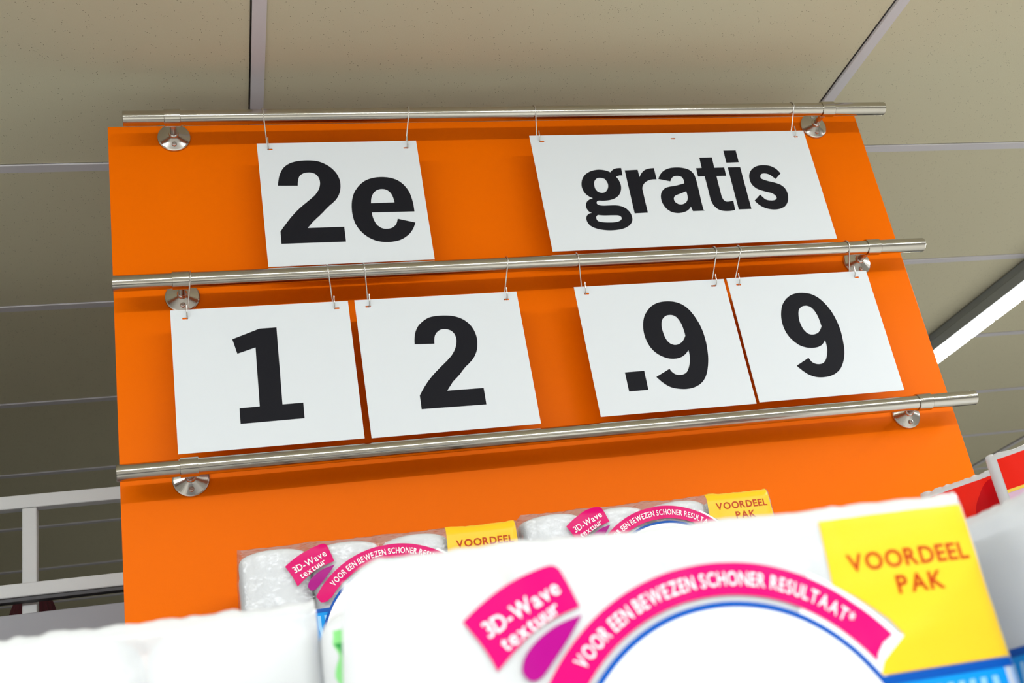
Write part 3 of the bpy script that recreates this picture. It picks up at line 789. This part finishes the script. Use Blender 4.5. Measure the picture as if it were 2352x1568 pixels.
class Pack:
    """local frame: x 0..W, front at y = 0 looking -Y, z 0..H"""

    def __init__(self, W, D, H, nx, seed, crest=0.004, ruck=0.0012, lc=0.0):
        self.lc = lc
        self.W, self.D, self.H, self.nx, self.seed = W, D, H, nx, seed
        self.crest, self.ruck = crest, ruck
        self.r = 0.011
        self.seam = 0.0
        self.lean = 0.0
        self.backin = 0.0

    def top(self, x):
        """film line over the shoulders of the rolls: sags onto each roll, spans the gaps"""
        p = self.W / self.nx
        t = (x / p) % 1.0
        gap = 1 - min(t, 1 - t) * 2
        e = self.crest * (gap ** 3) * 0.3
        if self.lc and x < self.lc:
            q = 1 - x / self.lc
            e -= self.lc * (1 - math.sqrt(max(0.0, 1 - q * q * 0.96)))
        return e + self.ruck * (vnoise(x * 160, self.seed) - 0.5) + self.crest * 0.5 * (vnoise(x * 22, self.seed + 3) - 0.3)

    def front(self, x, z):
        """how far the film bellies out (negative y) at x, z"""
        p = self.W / self.nx
        t = (x / p) % 1.0
        b = math.sqrt(max(0.0, 1 - (2 * t - 1) ** 2 * 0.75))
        sm = 0.0
        if self.seam and p * 0.5 < x < self.W - p * 0.5:
            v = self.H - z
            sg = 0.16 - 0.11 * min(1.0, max(0.0, (v - 0.008) / 0.034))
            k = min(t, 1 - t) / sg
            sm = self.seam * math.exp(-k * k) * min(1.0, max(0.0, (v - 0.006) / 0.010))
        edge = min(x, self.W - x)
        er = max(0.0, 1 - edge / self.r)
        return -0.0030 * b + 0.0022 + sm + self.r * 0.55 * er * er + \
            0.0007 * (vnoise(x * 60 + z * 25, self.seed + 7) - 0.5) + 0.0005 * (vnoise(z * 90 - x * 12, self.seed + 9) - 0.5)

    def point(self, x, v, off=0.0):
        q = self.point0(x, v, off)
        if self.lean:
            q.x -= self.lean * max(0.0, 1 - x / 0.07) * min(1.0, max(0.0, v / 0.055)) ** 0.8
        return q

    def point0(self, x, v, off=0.0):
        """x across, v metres down from the top line; v < r wraps over the shoulder"""
        H = self.H
        r = self.r
        s = r - v                    # arc length above the flat
        x = min(max(x, 0.0), self.W)
        if s <= 0:
            z = H - v
            return Vector((x, self.front(x, z) - off, z))
        a = s / r
        tz = self.top(x)
        if a <= math.pi / 2:
            z = H - r + (r + off) * math.sin(a) + tz * math.sin(a)
            y = r - (r + off) * math.cos(a) + self.front(x, H - r) * math.cos(a)
            return Vector((x, y, z))
        return Vector((x, r + (a - math.pi / 2) * r, H + off + tz))

    def film_mesh(self, name):
        bm = bmesh.new()
        W, D, H, r = self.W, self.D, self.H, self.r
        NX = 150
        prof = []                    # down the front from the top centre line, v values
        for k in range(6):
            prof.append(('v', r - r * (math.pi / 2) * (1 - k / 5)))
        rows = []
        front_vs = [r - r * (math.pi / 2) * (1 - k / 6) for k in range(7)] + \
                   [r + (H - 2 * r) * (k / 46) for k in range(1, 47)]

        def col(x, back):
            out = []
            for v in front_vs:
                p = self.point(x, v)
                if back:
                    p = Vector((p.x + self.backin * max(0.0, 1 - x / 0.04), D - p.y, p.z))
                out.append(p)
            # tuck under the bottom
            for k in range(1, 4):
                a = math.radians(30 * k)
                y = r - r * math.cos(a) + 0.0
                z = r - r * math.sin(a)
                out.append(Vector((x, (D - y) if back else y, z)))
            return out
        for i in range(NX + 1):
            x = W * i / NX
            f = col(x, False)
            b = col(x, True)
            rows.append([bm.verts.new(p) for p in f[::-1]] + [bm.verts.new(p) for p in b])
        n = len(rows[0])
        for a, b in zip(rows[:-1], rows[1:]):
            for i in range(n - 1):
                bm.faces.new((a[i], b[i], b[i + 1], a[i + 1]))
            bm.faces.new((a[n - 1], b[n - 1], b[0], a[0]))
        # ends: gathered film, slightly bulged
        for row, sx in ((rows[0], -1), (rows[-1], 1)):
            c = Vector((0, D / 2, H / 2))
            prev = row
            for inset, push in ((0.004, 0.0005), (0.010, 0.0009), (0.03, 0.0011)):
                new = []
                for v in row:
                    d = (Vector((0, v.co.y, v.co.z)) - c)
                    L = max(d.length, 1e-6)
                    q = c + d * max(0.0, (1 - inset / L))
                    new.append(bm.verts.new((v.co.x + sx * push * 0.0 + (sx * push), q.y, q.z)))
                for i in range(n):
                    j = (i + 1) % n
                    bm.faces.new((prev[i], prev[j], new[j], new[i]))
                prev = new
            bm.faces.new(prev)
        bmesh.ops.recalc_face_normals(bm, faces=bm.faces)
        return mesh_of(bm, name, True)

    def decal(self, polys, off, grid=0.004):
        """polys in (x, v) with v down positive, flat print wrapped onto the film"""
        v2, tr = fill(polys, grid)
        bm = bmesh.new()
        V = [bm.verts.new(self.point(x, v, off)) for x, v in v2]
        for f in tr:
            try:
                bm.faces.new([V[i] for i in f])
            except ValueError:
                pass
        bm.normal_update()
        for f in bm.faces:
            if f.normal.y > 0.3 or (abs(f.normal.y) <= 0.3 and f.normal.z < 0):
                f.normal_flip()
        return mesh_of(bm, 'print', True)


def circle_arc(cx, cv, r, a0, a1, n=48):
    """angles in degrees, 90 = straight up; v is down"""
    return [(cx + r * math.cos(math.radians(a0 + (a1 - a0) * i / n)), cv - r * math.sin(math.radians(a0 + (a1 - a0) * i / n)))
            for i in range(n + 1)]


# text: flat triangles of the built-in font, in unit cap height, baseline at 0
_tc = {}


def glyph(ch, bold):
    if (ch, bold) in _tc:
        return _tc[(ch, bold)]
    cu = bpy.data.curves.new('t', 'FONT')
    cu.body = ch
    cu.size = 1.0
    cu.offset = bold
    cu.resolution_u = 3
    o = bpy.data.objects.new('t', cu)
    COL.objects.link(o)
    dg = bpy.context.evaluated_depsgraph_get()
    ev = o.evaluated_get(dg)
    me = ev.to_mesh()
    me.calc_loop_triangles()
    vs = [(v.co.x, v.co.y) for v in me.vertices]
    ts = [tuple(t.vertices) for t in me.loop_triangles]
    ev.to_mesh_clear()
    bpy.data.objects.remove(o)
    bpy.data.curves.remove(cu)
    _tc[(ch, bold)] = (vs, ts)
    return vs, ts


def layout(text, bold=0.0, track=0.0):
    """-> list of (xcentre, verts relative to the centre, tris), total width; cap height scaled to 1"""
    hv, _ = glyph('H', bold)
    cap = max(y for _, y in hv)
    x = 0.0
    out = []
    for ch in text:
        if ch == ' ':
            x += 0.38
            continue
        vs, ts = glyph(ch, bold)
        xs_ = [p[0] for p in vs]
        a, b = min(xs_) / cap, max(xs_) / cap
        wch = b - a
        out.append((x + wch / 2, [((p[0] / cap) - (a + b) / 2, p[1] / cap) for p in vs], ts))
        x += wch + 0.13 + track
    return out, x - 0.13 - track


def text_mesh(pack, text, mapf, off, bold, track, squash=1.0):
    """mapf(xc, dx, dy) -> (x, v) in metres"""
    lay, tw = layout(text, bold, track)
    bm = bmesh.new()
    for xc, vs, ts in lay:
        V = []
        for dx, dy in vs:
            x, v = mapf(xc * squash, dx * squash, dy, tw * squash)
            V.append(bm.verts.new(pack.point(x, v, off)))
        for t in ts:
            try:
                bm.faces.new([V[i] for i in t])
            except ValueError:
                pass
    bm.normal_update()
    for f in bm.faces:
        if f.normal.y > 0:
            f.normal_flip()
    return mesh_of(bm, 'lettering')


def line_map(xa, va, xb, vb, cap):
    """text run from (xa, va) to (xb, vb) baseline; the width is fitted"""
    dx_, dv_ = xb - xa, vb - va
    L = math.hypot(dx_, dv_)
    ux, uv = dx_ / L, dv_ / L

    def f(xc, dx, dy, tw):
        k = L / tw
        s = (xc + dx) * k
        return xa + ux * s + uv * dy * cap, va + uv * s - ux * dy * cap
    return f


def arc_map(cx, cv, r, a0, a1, cap):
    """text along a circle from angle a0 (left) to a1 (right), letters upright on the arc"""
    def f(xc, dx, dy, tw):
        L = math.radians(a0 - a1) * r
        k = L / tw
        a = math.radians(a0) - (xc * k) / r
        rad = r + dy * cap
        px = cx + rad * math.cos(a) + dx * k * math.sin(a)
        pv = cv - rad * math.sin(a) + dx * k * math.cos(a)
        return px, pv
    return f


def fill_pack(t, W, D, H, nx, ny, nz, r=0.017, rp=3.5):
    p = W / nx
    rh = (H - 0.002) / nz
    me = roll_mesh(p - 0.0016, (D - 0.004) / ny - 0.0006, rh - 0.0006, 'toilet_roll', r, rp)
    for k in range(nz):
        for j in range(ny):
            for i in range(nx):
                link('toilet_roll', me, MAT['roll'], t,
                     ((i + 0.5) * p, 0.003 + (j + 0.5) * (D - 0.004) / ny, 0.0006 + k * rh))


def printed_pack(label, loc, H, shift, seed, film='film', rotz=0.0, waves=True, crest=0.004, rr=0.0115, lc=0.0, side=False, D=0.192, lean=0.0, backin=0.0, rp=3.5):
    """pack of twelve rolls in front; shift = print origin above the top line of the pack"""
    W = 0.380
    t = thing('toilet_roll_pack', label, 'toilet paper', loc, rotz, group='printed packs of toilet rolls')
    P = Pack(W, D, H, 4, seed, crest=crest, lc=lc)
    P.lean = lean
    P.backin = backin
    fill_pack(t, W, D, H, 4, 2 if D > 0.15 else 1, 3, rr, rp)
    link('wrapper', P.film_mesh('wrapper'), MAT[film], t)
    sv = -shift                       # add to print v
    cx, cv = 0.2010, 0.168 + sv
    k = 0.0

    def add(name, polys, mat, off, grid=0.004, label=None):
        me = P.decal([[(x, v + sv) for x, v in q] for q in polys], off, grid)
        o = link(name, me, MAT[mat], t)
        if label:
            o['label'] = label
        return o
    cvu = 0.168
    # lower blue field with its darker top line
    add('blue_field', [[(0.004, 0.1190), (0.376, 0.1190), (0.376, 0.30), (0.004, 0.30)]], 'cyan', 0.0003, 0.008,
        'sky blue lower field of the print')
    if waves:
        # pale wavy stripes in the blue field
        polys = []
        i = 0
        while True:
            xx = 0.012 + i * 0.0088
            if xx > 0.366:
                break
            L, Rr = [], []
            for q in range(9):
                vv = 0.1255 + 0.014 * q
                wob = 0.0042 * math.sin(q * 0.95 + i * 0.42)
                wd = 0.0024 * (1 - 0.5 * abs(q / 8 - 0.4))
                L.append((xx + wob - wd, vv))
                Rr.append((xx + wob + wd, vv))
            polys.append(L + Rr[::-1])
            i += 1
        bm = bmesh.new()
        for q in polys:
            n = len(q) // 2
            V = [bm.verts.new(P.point(x, v + sv, 0.0005)) for x, v in q]
            for j in range(n - 1):
                bm.faces.new((V[j], V[j + 1], V[2 * n - 2 - j], V[2 * n - 1 - j]))
        o = link('wave_stripes', mesh_of(bm, 'wave_stripes'), MAT['pale_blue'], t)
    add('blue_line', [[(0.002, 0.1165), (0.377, 0.1165), (0.377, 0.1215), (0.0075, 0.1215), (0.0075, 0.30), (0.002, 0.30)]], 'blue', 0.0007, 0.006)
    if side:                          # a turned pack shows only its white side and the blue band
        return t, P
    # white disc over the field, blue ring, pink band
    add('white_disc', [circle_arc(0.201, cvu, 0.1010, 0, 360, 72)[:-1]], 'white_ink', 0.0009, 0.007)
    ring = circle_arc(0.201, cvu, 0.1040, -35, 215, 90)
    ring += circle_arc(0.201, cvu, 0.1008, 215, -35, 90)
    add('blue_ring', [ring], 'blue', 0.0012, 0.005)
    key = circle_arc(0.201, cvu, 0.1292, 62, 34, 30)
    key += circle_arc(0.201, cvu, 0.1030, 34, 62, 30)
    add('white_key', [key], 'white_ink', 0.0006, 0.005)
    add('white_key', [[(0.2800, 0.1165), (0.2860, 0.1000), (0.3000, 0.0920), (0.3120, 0.0962), (0.3040, 0.1030), (0.2970, 0.1090), (0.2940, 0.1165)]], 'white_ink', 0.0004, 0.005)
    # yellow corner with white key line round the end of the band
    yel = [(0.2775, 0.0255), (0.3755, 0.0250), (0.3762, 0.1158), (0.2905, 0.1158), (0.2945, 0.1085), (0.3010, 0.1035),
           (0.3112, 0.0962), (0.3050, 0.0865), (0.2970, 0.0790), (0.2870, 0.0703), (0.2755, 0.0630)]
    add('yellow_label', [yel], 'yellow', 0.0009, 0.004, 'yellow corner label reading VOORDEEL PAK')
    a_end = 33.5
    band = circle_arc(0.201, cvu, 0.1260, 147.5, a_end + 2.0, 80)
    band += [(0.2965, 0.0985), (0.2920, 0.1035)]
    band += circle_arc(0.201, cvu, 0.1075, a_end + 0.5, 143.5, 80)
    band += [(0.1120, 0.1048), (0.1090, 0.1078), (0.1045, 0.1090), (0.1000, 0.1085)]
    add('pink_band', [band], 'pink', 0.0014, 0.004, 'magenta arched band with small white capitals')
    # 3D-Wave label
    wl = [(0.0586, 0.0569, 1), (0.0693, 0.0488, 0), (0.0814, 0.0417, 0), (0.0932, 0.0367, 0), (0.1060, 0.0331, 0),
          (0.1120, 0.0326, 0), (0.1158, 0.0360, 0), (0.1229, 0.0567, 1), (0.1085, 0.0609, 0), (0.0954, 0.0668, 0),
          (0.0842, 0.0748, 0), (0.0725, 0.0845, 1), (0.0670, 0.0712, 0)]
    add('pink_label', [spline(wl, 4)], 'pink', 0.0014, 0.004, 'magenta label reading 3D-Wave textuur')
    lf = [(0.1232, 0.0612, 1), (0.1077, 0.0652, 0), (0.0955, 0.0720, 0), (0.0883, 0.0790, 0), (0.0857, 0.0855, 0),
          (0.0875, 0.0902, 0), (0.0915, 0.0920, 0), (0.0965, 0.0900, 0), (0.1047, 0.0820, 0), (0.1138, 0.0725, 0)]
    add('purple_leaf', [spline(lf, 4)], 'purple', 0.0016, 0.004)
    # lettering
    o1 = text_mesh(P, '3D-Wave', line_map(0.0707, 0.0672 + sv, 0.1140, 0.0478 + sv, 0.0086), 0.0020, 0.010, 0.0)
    link('lettering', o1, MAT['white_ink'], t)
    o2 = text_mesh(P, 'textuur', line_map(0.0785, 0.0752 + sv, 0.1120, 0.0580 + sv, 0.0078), 0.0020, 0.010, 0.0)
    link('lettering', o2, MAT['white_ink'], t)
    o3 = text_mesh(P, 'VOOR EEN BEWEZEN SCHONER RESULTAAT*', arc_map(0.201, 0.168 + sv, 0.1128, 136.5, 46.0, 0.0078),
                   0.0020, 0.012, 0.03)
    link('lettering', o3, MAT['white_ink'], t)
    o4 = text_mesh(P, 'VOORDEEL', line_map(0.2885, 0.0568 + sv, 0.3690, 0.0574 + sv, 0.0100), 0.0014, 0.020, 0.02)
    link('lettering', o4, MAT['rust'], t)
    o5 = text_mesh(P, 'PAK', line_map(0.3155, 0.0726 + sv, 0.3465, 0.0728 + sv, 0.0104), 0.0014, 0.020, 0.02)
    link('lettering', o5, MAT['rust'], t)
    return t, P


# shelf under the packs against the board
def shelf_unit(name, label, x0, x1, y0, y1, ztop, posts):
    t = thing(name, label, 'shelf', ((x0 + x1) / 2, (y0 + y1) / 2, 0))
    cx, cy = (x0 + x1) / 2, (y0 + y1) / 2
    link('shelf_board', box_mesh('shelf_board', x0 - cx, x1 - cx, y0 - cy, y1 - cy, ztop - 0.03, ztop, bevel=0.002),
         MAT['white_steel'], t)
    for px, py in posts:
        link('leg', box_mesh('leg', px - cx - 0.02, px - cx + 0.02, py - cy - 0.02, py - cy + 0.02, 0.0, ztop - 0.03, bevel=0.002),
             MAT['white_steel'], t)
    return t


BZ = 1.652 - 0.003
shelf_unit('shelf_unit', 'white steel shelf under the packs, against the orange board, hidden below the picture',
           -0.16, 1.75, -0.72, 0.012, BZ, [(-0.13, -0.69), (1.72, -0.69), (-0.13, -0.02), (1.72, -0.02), (0.8, -0.69)])
FZ = 1.392
shelf_unit('display_table', 'white display table under the nearest packs, hidden below the picture',
           -0.50, 1.10, -1.46, -0.735, FZ, [(-0.47, -1.43), (1.07, -1.43), (-0.47, -0.765), (1.07, -0.765)])

YB = -0.225
printed_pack('printed pack of toilet rolls at left in front of the orange board', (0.0299, YB, BZ), 2.0015 - BZ, 0.0265, 11)
printed_pack('printed pack of toilet rolls in front of the orange board, right of its twin', (0.4180, YB, BZ), 2.0085 - BZ, 0.0315, 23)
YF = -1.14
printed_pack('large nearest pack of toilet rolls with magenta band and yellow corner', (0.0665, YF, FZ), 1.7490 - FZ, 0.0160, 37, film='milky_film', rr=0.018, lc=0.022, D=0.098, lean=0.006, backin=0.012, rp=2.5)
printed_pack('pack turned sideways, white above a blue band, cut off by the right edge', (0.494, -1.022, FZ), 1.7490 - FZ, 0.0260, 41, film='milky_film',
             rotz=-math.radians(85), rr=0.012, lc=0.007, side=True)

# plain white pack at the lower left
WL, DL = 0.418, 0.106
t = thing('toilet_roll_pack', 'plain white pack of rolls at the lower left, nearest to the picture edge', 'toilet paper',
          (0.0590 - WL, -1.018, FZ))
P = Pack(WL, DL, 1.7553 - FZ, 4, 53, crest=0.006, ruck=0.003)
P.seam = 0.010
fill_pack(t, WL, DL, 1.7553 - FZ, 4, 1, 3, 0.018)
link('wrapper', P.film_mesh('wrapper'), MAT['milky_film'], t)

# white and green pack between the two nearest ones, further back
t = thing('toilet_roll_pack', 'white pack with a green print in the gap between the two nearest packs', 'toilet paper',
          (0.0606, -1.030, FZ))
HG = 1.7450 - FZ
P = Pack(0.36, 0.19, HG, 4, 61, crest=0.004, lc=0.016)
fill_pack(t, 0.36, 0.19, HG, 4, 2, 3, 0.010)
link('wrapper', P.film_mesh('wrapper'), MAT['milky_film'], t)
gl = [(0.0062, 0.0120, 1), (0.070, 0.0120, 1), (0.070, 0.0720, 1), (0.0100, 0.0720, 1), (0.0098, 0.0570, 0), (0.0085, 0.0470, 0), (0.0052, 0.0400, 0),
      (0.0060, 0.0340, 0), (0.0085, 0.0280, 0), (0.0072, 0.0240, 0), (0.0055, 0.0200, 0), (0.0062, 0.0160, 0)]
link('green_print', P.decal([spline(gl, 4)], 0.0006, 0.004), MAT['green'], t)
gd = [(0.0062, 0.0205, 0), (0.0100, 0.0200, 0), (0.0150, 0.0210, 0), (0.0150, 0.0370, 0), (0.0100, 0.0350, 0), (0.0105, 0.0300, 0), (0.0090, 0.0240, 0)]
link('dark_green_print', P.decal([spline(gd, 4)], 0.0010, 0.003), MAT['dark_green'], t)


# red printed packs at the right
def red_pack(label, corner, H, seed, arc, lb):
    W, D = 0.30, 0.098
    ang = math.atan2(-0.863, 0.505)
    t = thing('paper_roll_pack', label, 'kitchen paper', corner, ang)
    P = Pack(W, D, H, 3, seed, crest=0.005, ruck=0.003)
    fill_pack(t, W, D, H, 3, 1, 2, 0.012)
    link('wrapper', P.film_mesh('wrapper'), MAT['milky_film'], t)
    o = link('red_label', P.decal([[(0.018, 0.010), (0.285, 0.008), (0.285, lb), (0.018, lb)]], 0.0006, 0.005), MAT['red'], t)
    o = link('deep_red_leaf', P.decal([spline([(arc, lb - 0.0005, 1), (arc + 0.003, 0.050, 0), (arc + 0.012, 0.034, 0), (arc + 0.034, 0.014, 0),
                                               (min(arc + 0.12, 0.284), 0.012, 1), (min(arc + 0.12, 0.284), lb - 0.0005, 1)], 5)], 0.0009, 0.005), MAT['deep_red'], t)
    link('yellow_line', P.decal([[(0.018, lb - 0.001), (0.285, lb - 0.001), (0.285, lb + 0.0030), (0.018, lb + 0.0030)]], 0.0011, 0.005), MAT['gold'], t)
    link('lilac_field', P.decal([[(0.018, lb + 0.0030), (0.285, lb + 0.0030), (0.285, 0.16), (0.018, 0.16)]], 0.0008, 0.008), MAT['lilac'], t)
    return t


red_pack('red printed white pack half hidden behind the yellow corner, farther of the two', (1.016, -0.255, BZ), 1.966 - BZ, 71, 0.075, 0.070)
red_pack('red printed white pack at the right edge, nearer of the two', (1.000, -0.445, BZ), 1.960 - BZ, 83, 0.160, 0.053)

# ================================================================== RACK BEHIND, AT THE LEFT
fx, fy = -0.344, 0.62
t = thing('display_rack', 'white tube rack with grey sheet panels, behind the orange board at left', 'rack', (fx, fy, 0))


def rbox(name, x0, x1, y0, y1, z0, z1, mat, bev=0.002):
    return link(name, box_mesh(name, x0 - fx, x1 - fx, y0 - fy, y1 - fy, z0, z1, bevel=bev), MAT[mat], t)


for z0, z1, y0, y1 in ((2.3475, 2.3745, 0.600, 0.627), (2.166, 2.192, 0.574, 0.600)):
    rbox('beam', -4.6, 1.2, y0, y1, z0, z1, 'white_steel')
rbox('beam_shade', -4.6, 1.2, 0.579, 0.600, 2.1585, 2.1655, 'steel_and_shade', 0.001)  # dark strip standing in for the shadow gap under the lower beam
for px in (-0.3437, -1.25, -2.2, -3.15, -4.55, 1.15):
    rbox('post', px - 0.0135, px + 0.0135, 0.6005, 0.6265, 0.0, 2.3470, 'white_steel')
rbox('front_panel', -4.6, 1.2, 0.562, 0.574, 0.0, 2.1310, 'grey_steel')
rbox('shelf_board', -4.6, 1.2, 0.628, 1.35, 2.085, 2.100, 'steel_and_shade')
rbox('bounce_block_back', -4.6, 1.2, 1.3505, 1.3625, 0.0, 2.100, 'grey_steel')  # unseen back and sides, added to block light bouncing to the ceiling
for px in (-4.6, 1.188):
    rbox('bounce_block_side', px, px + 0.012, 0.628, 1.350, 0.0, 2.084, 'grey_steel')

# ribbed knitted thing standing on the rack
kx, ky, kz = -0.366, 0.80, 2.1003
bm = bmesh.new()
prof = [(0.057, 0.0), (0.0585, 0.010), (0.055, 0.035), (0.050, 0.060), (0.0455, 0.078), (0.0405, 0.095), (0.0355, 0.108),
        (0.030, 0.120), (0.022, 0.129), (0.012, 0.134), (0.003, 0.136)]
n = 72
rings = []
for r, z in prof:
    rings.append([bm.verts.new(((r * (1 + 0.035 * math.cos(24 * 2 * math.pi * i / n))) * math.cos(2 * math.pi * i / n),
                                (r * (1 + 0.035 * math.cos(24 * 2 * math.pi * i / n))) * math.sin(2 * math.pi * i / n), z)) for i in range(n)])
for a, c in zip(rings[:-1], rings[1:]):
    for i in range(n):
        bm.faces.new((a[i], a[(i + 1) % n], c[(i + 1) % n], c[i]))
bm.faces.new(rings[0][::-1])
bm.faces.new(rings[-1])
bmesh.ops.recalc_face_normals(bm, faces=bm.faces)
o = link('knitted_hat', mesh_of(bm, 'knitted_hat', True), MAT['knit'], None, (kx, ky, kz))
tag(o, 'dark red ribbed knit, half hidden behind the white rack post at lower left', 'knitwear')

# unseen gondola added at left to keep bounce light off the ceiling behind
t = thing('light_block_shelving', 'unseen grey shelving added left of the orange board to block light', 'shelving', (-1.7, -0.1, 0))
for nme, x0, x1, y0, y1, z0, z1 in (('bounce_block_back', -4.8, -0.20, 0.0, 0.03, 0.0, 1.92), ('base', -4.8, -0.20, -0.55, -0.001, 0.0, 0.16),
                                    ('shelf_board', -4.8, -0.20, -0.50, -0.001, 0.70, 0.73), ('shelf_board', -4.8, -0.20, -0.50, -0.001, 1.25, 1.28)):
    link(nme, box_mesh(nme, x0 + 1.7, x1 + 1.7, y0 + 0.1, y1 + 0.1, z0, z1, bevel=0.002), MAT['grey_steel'], t)
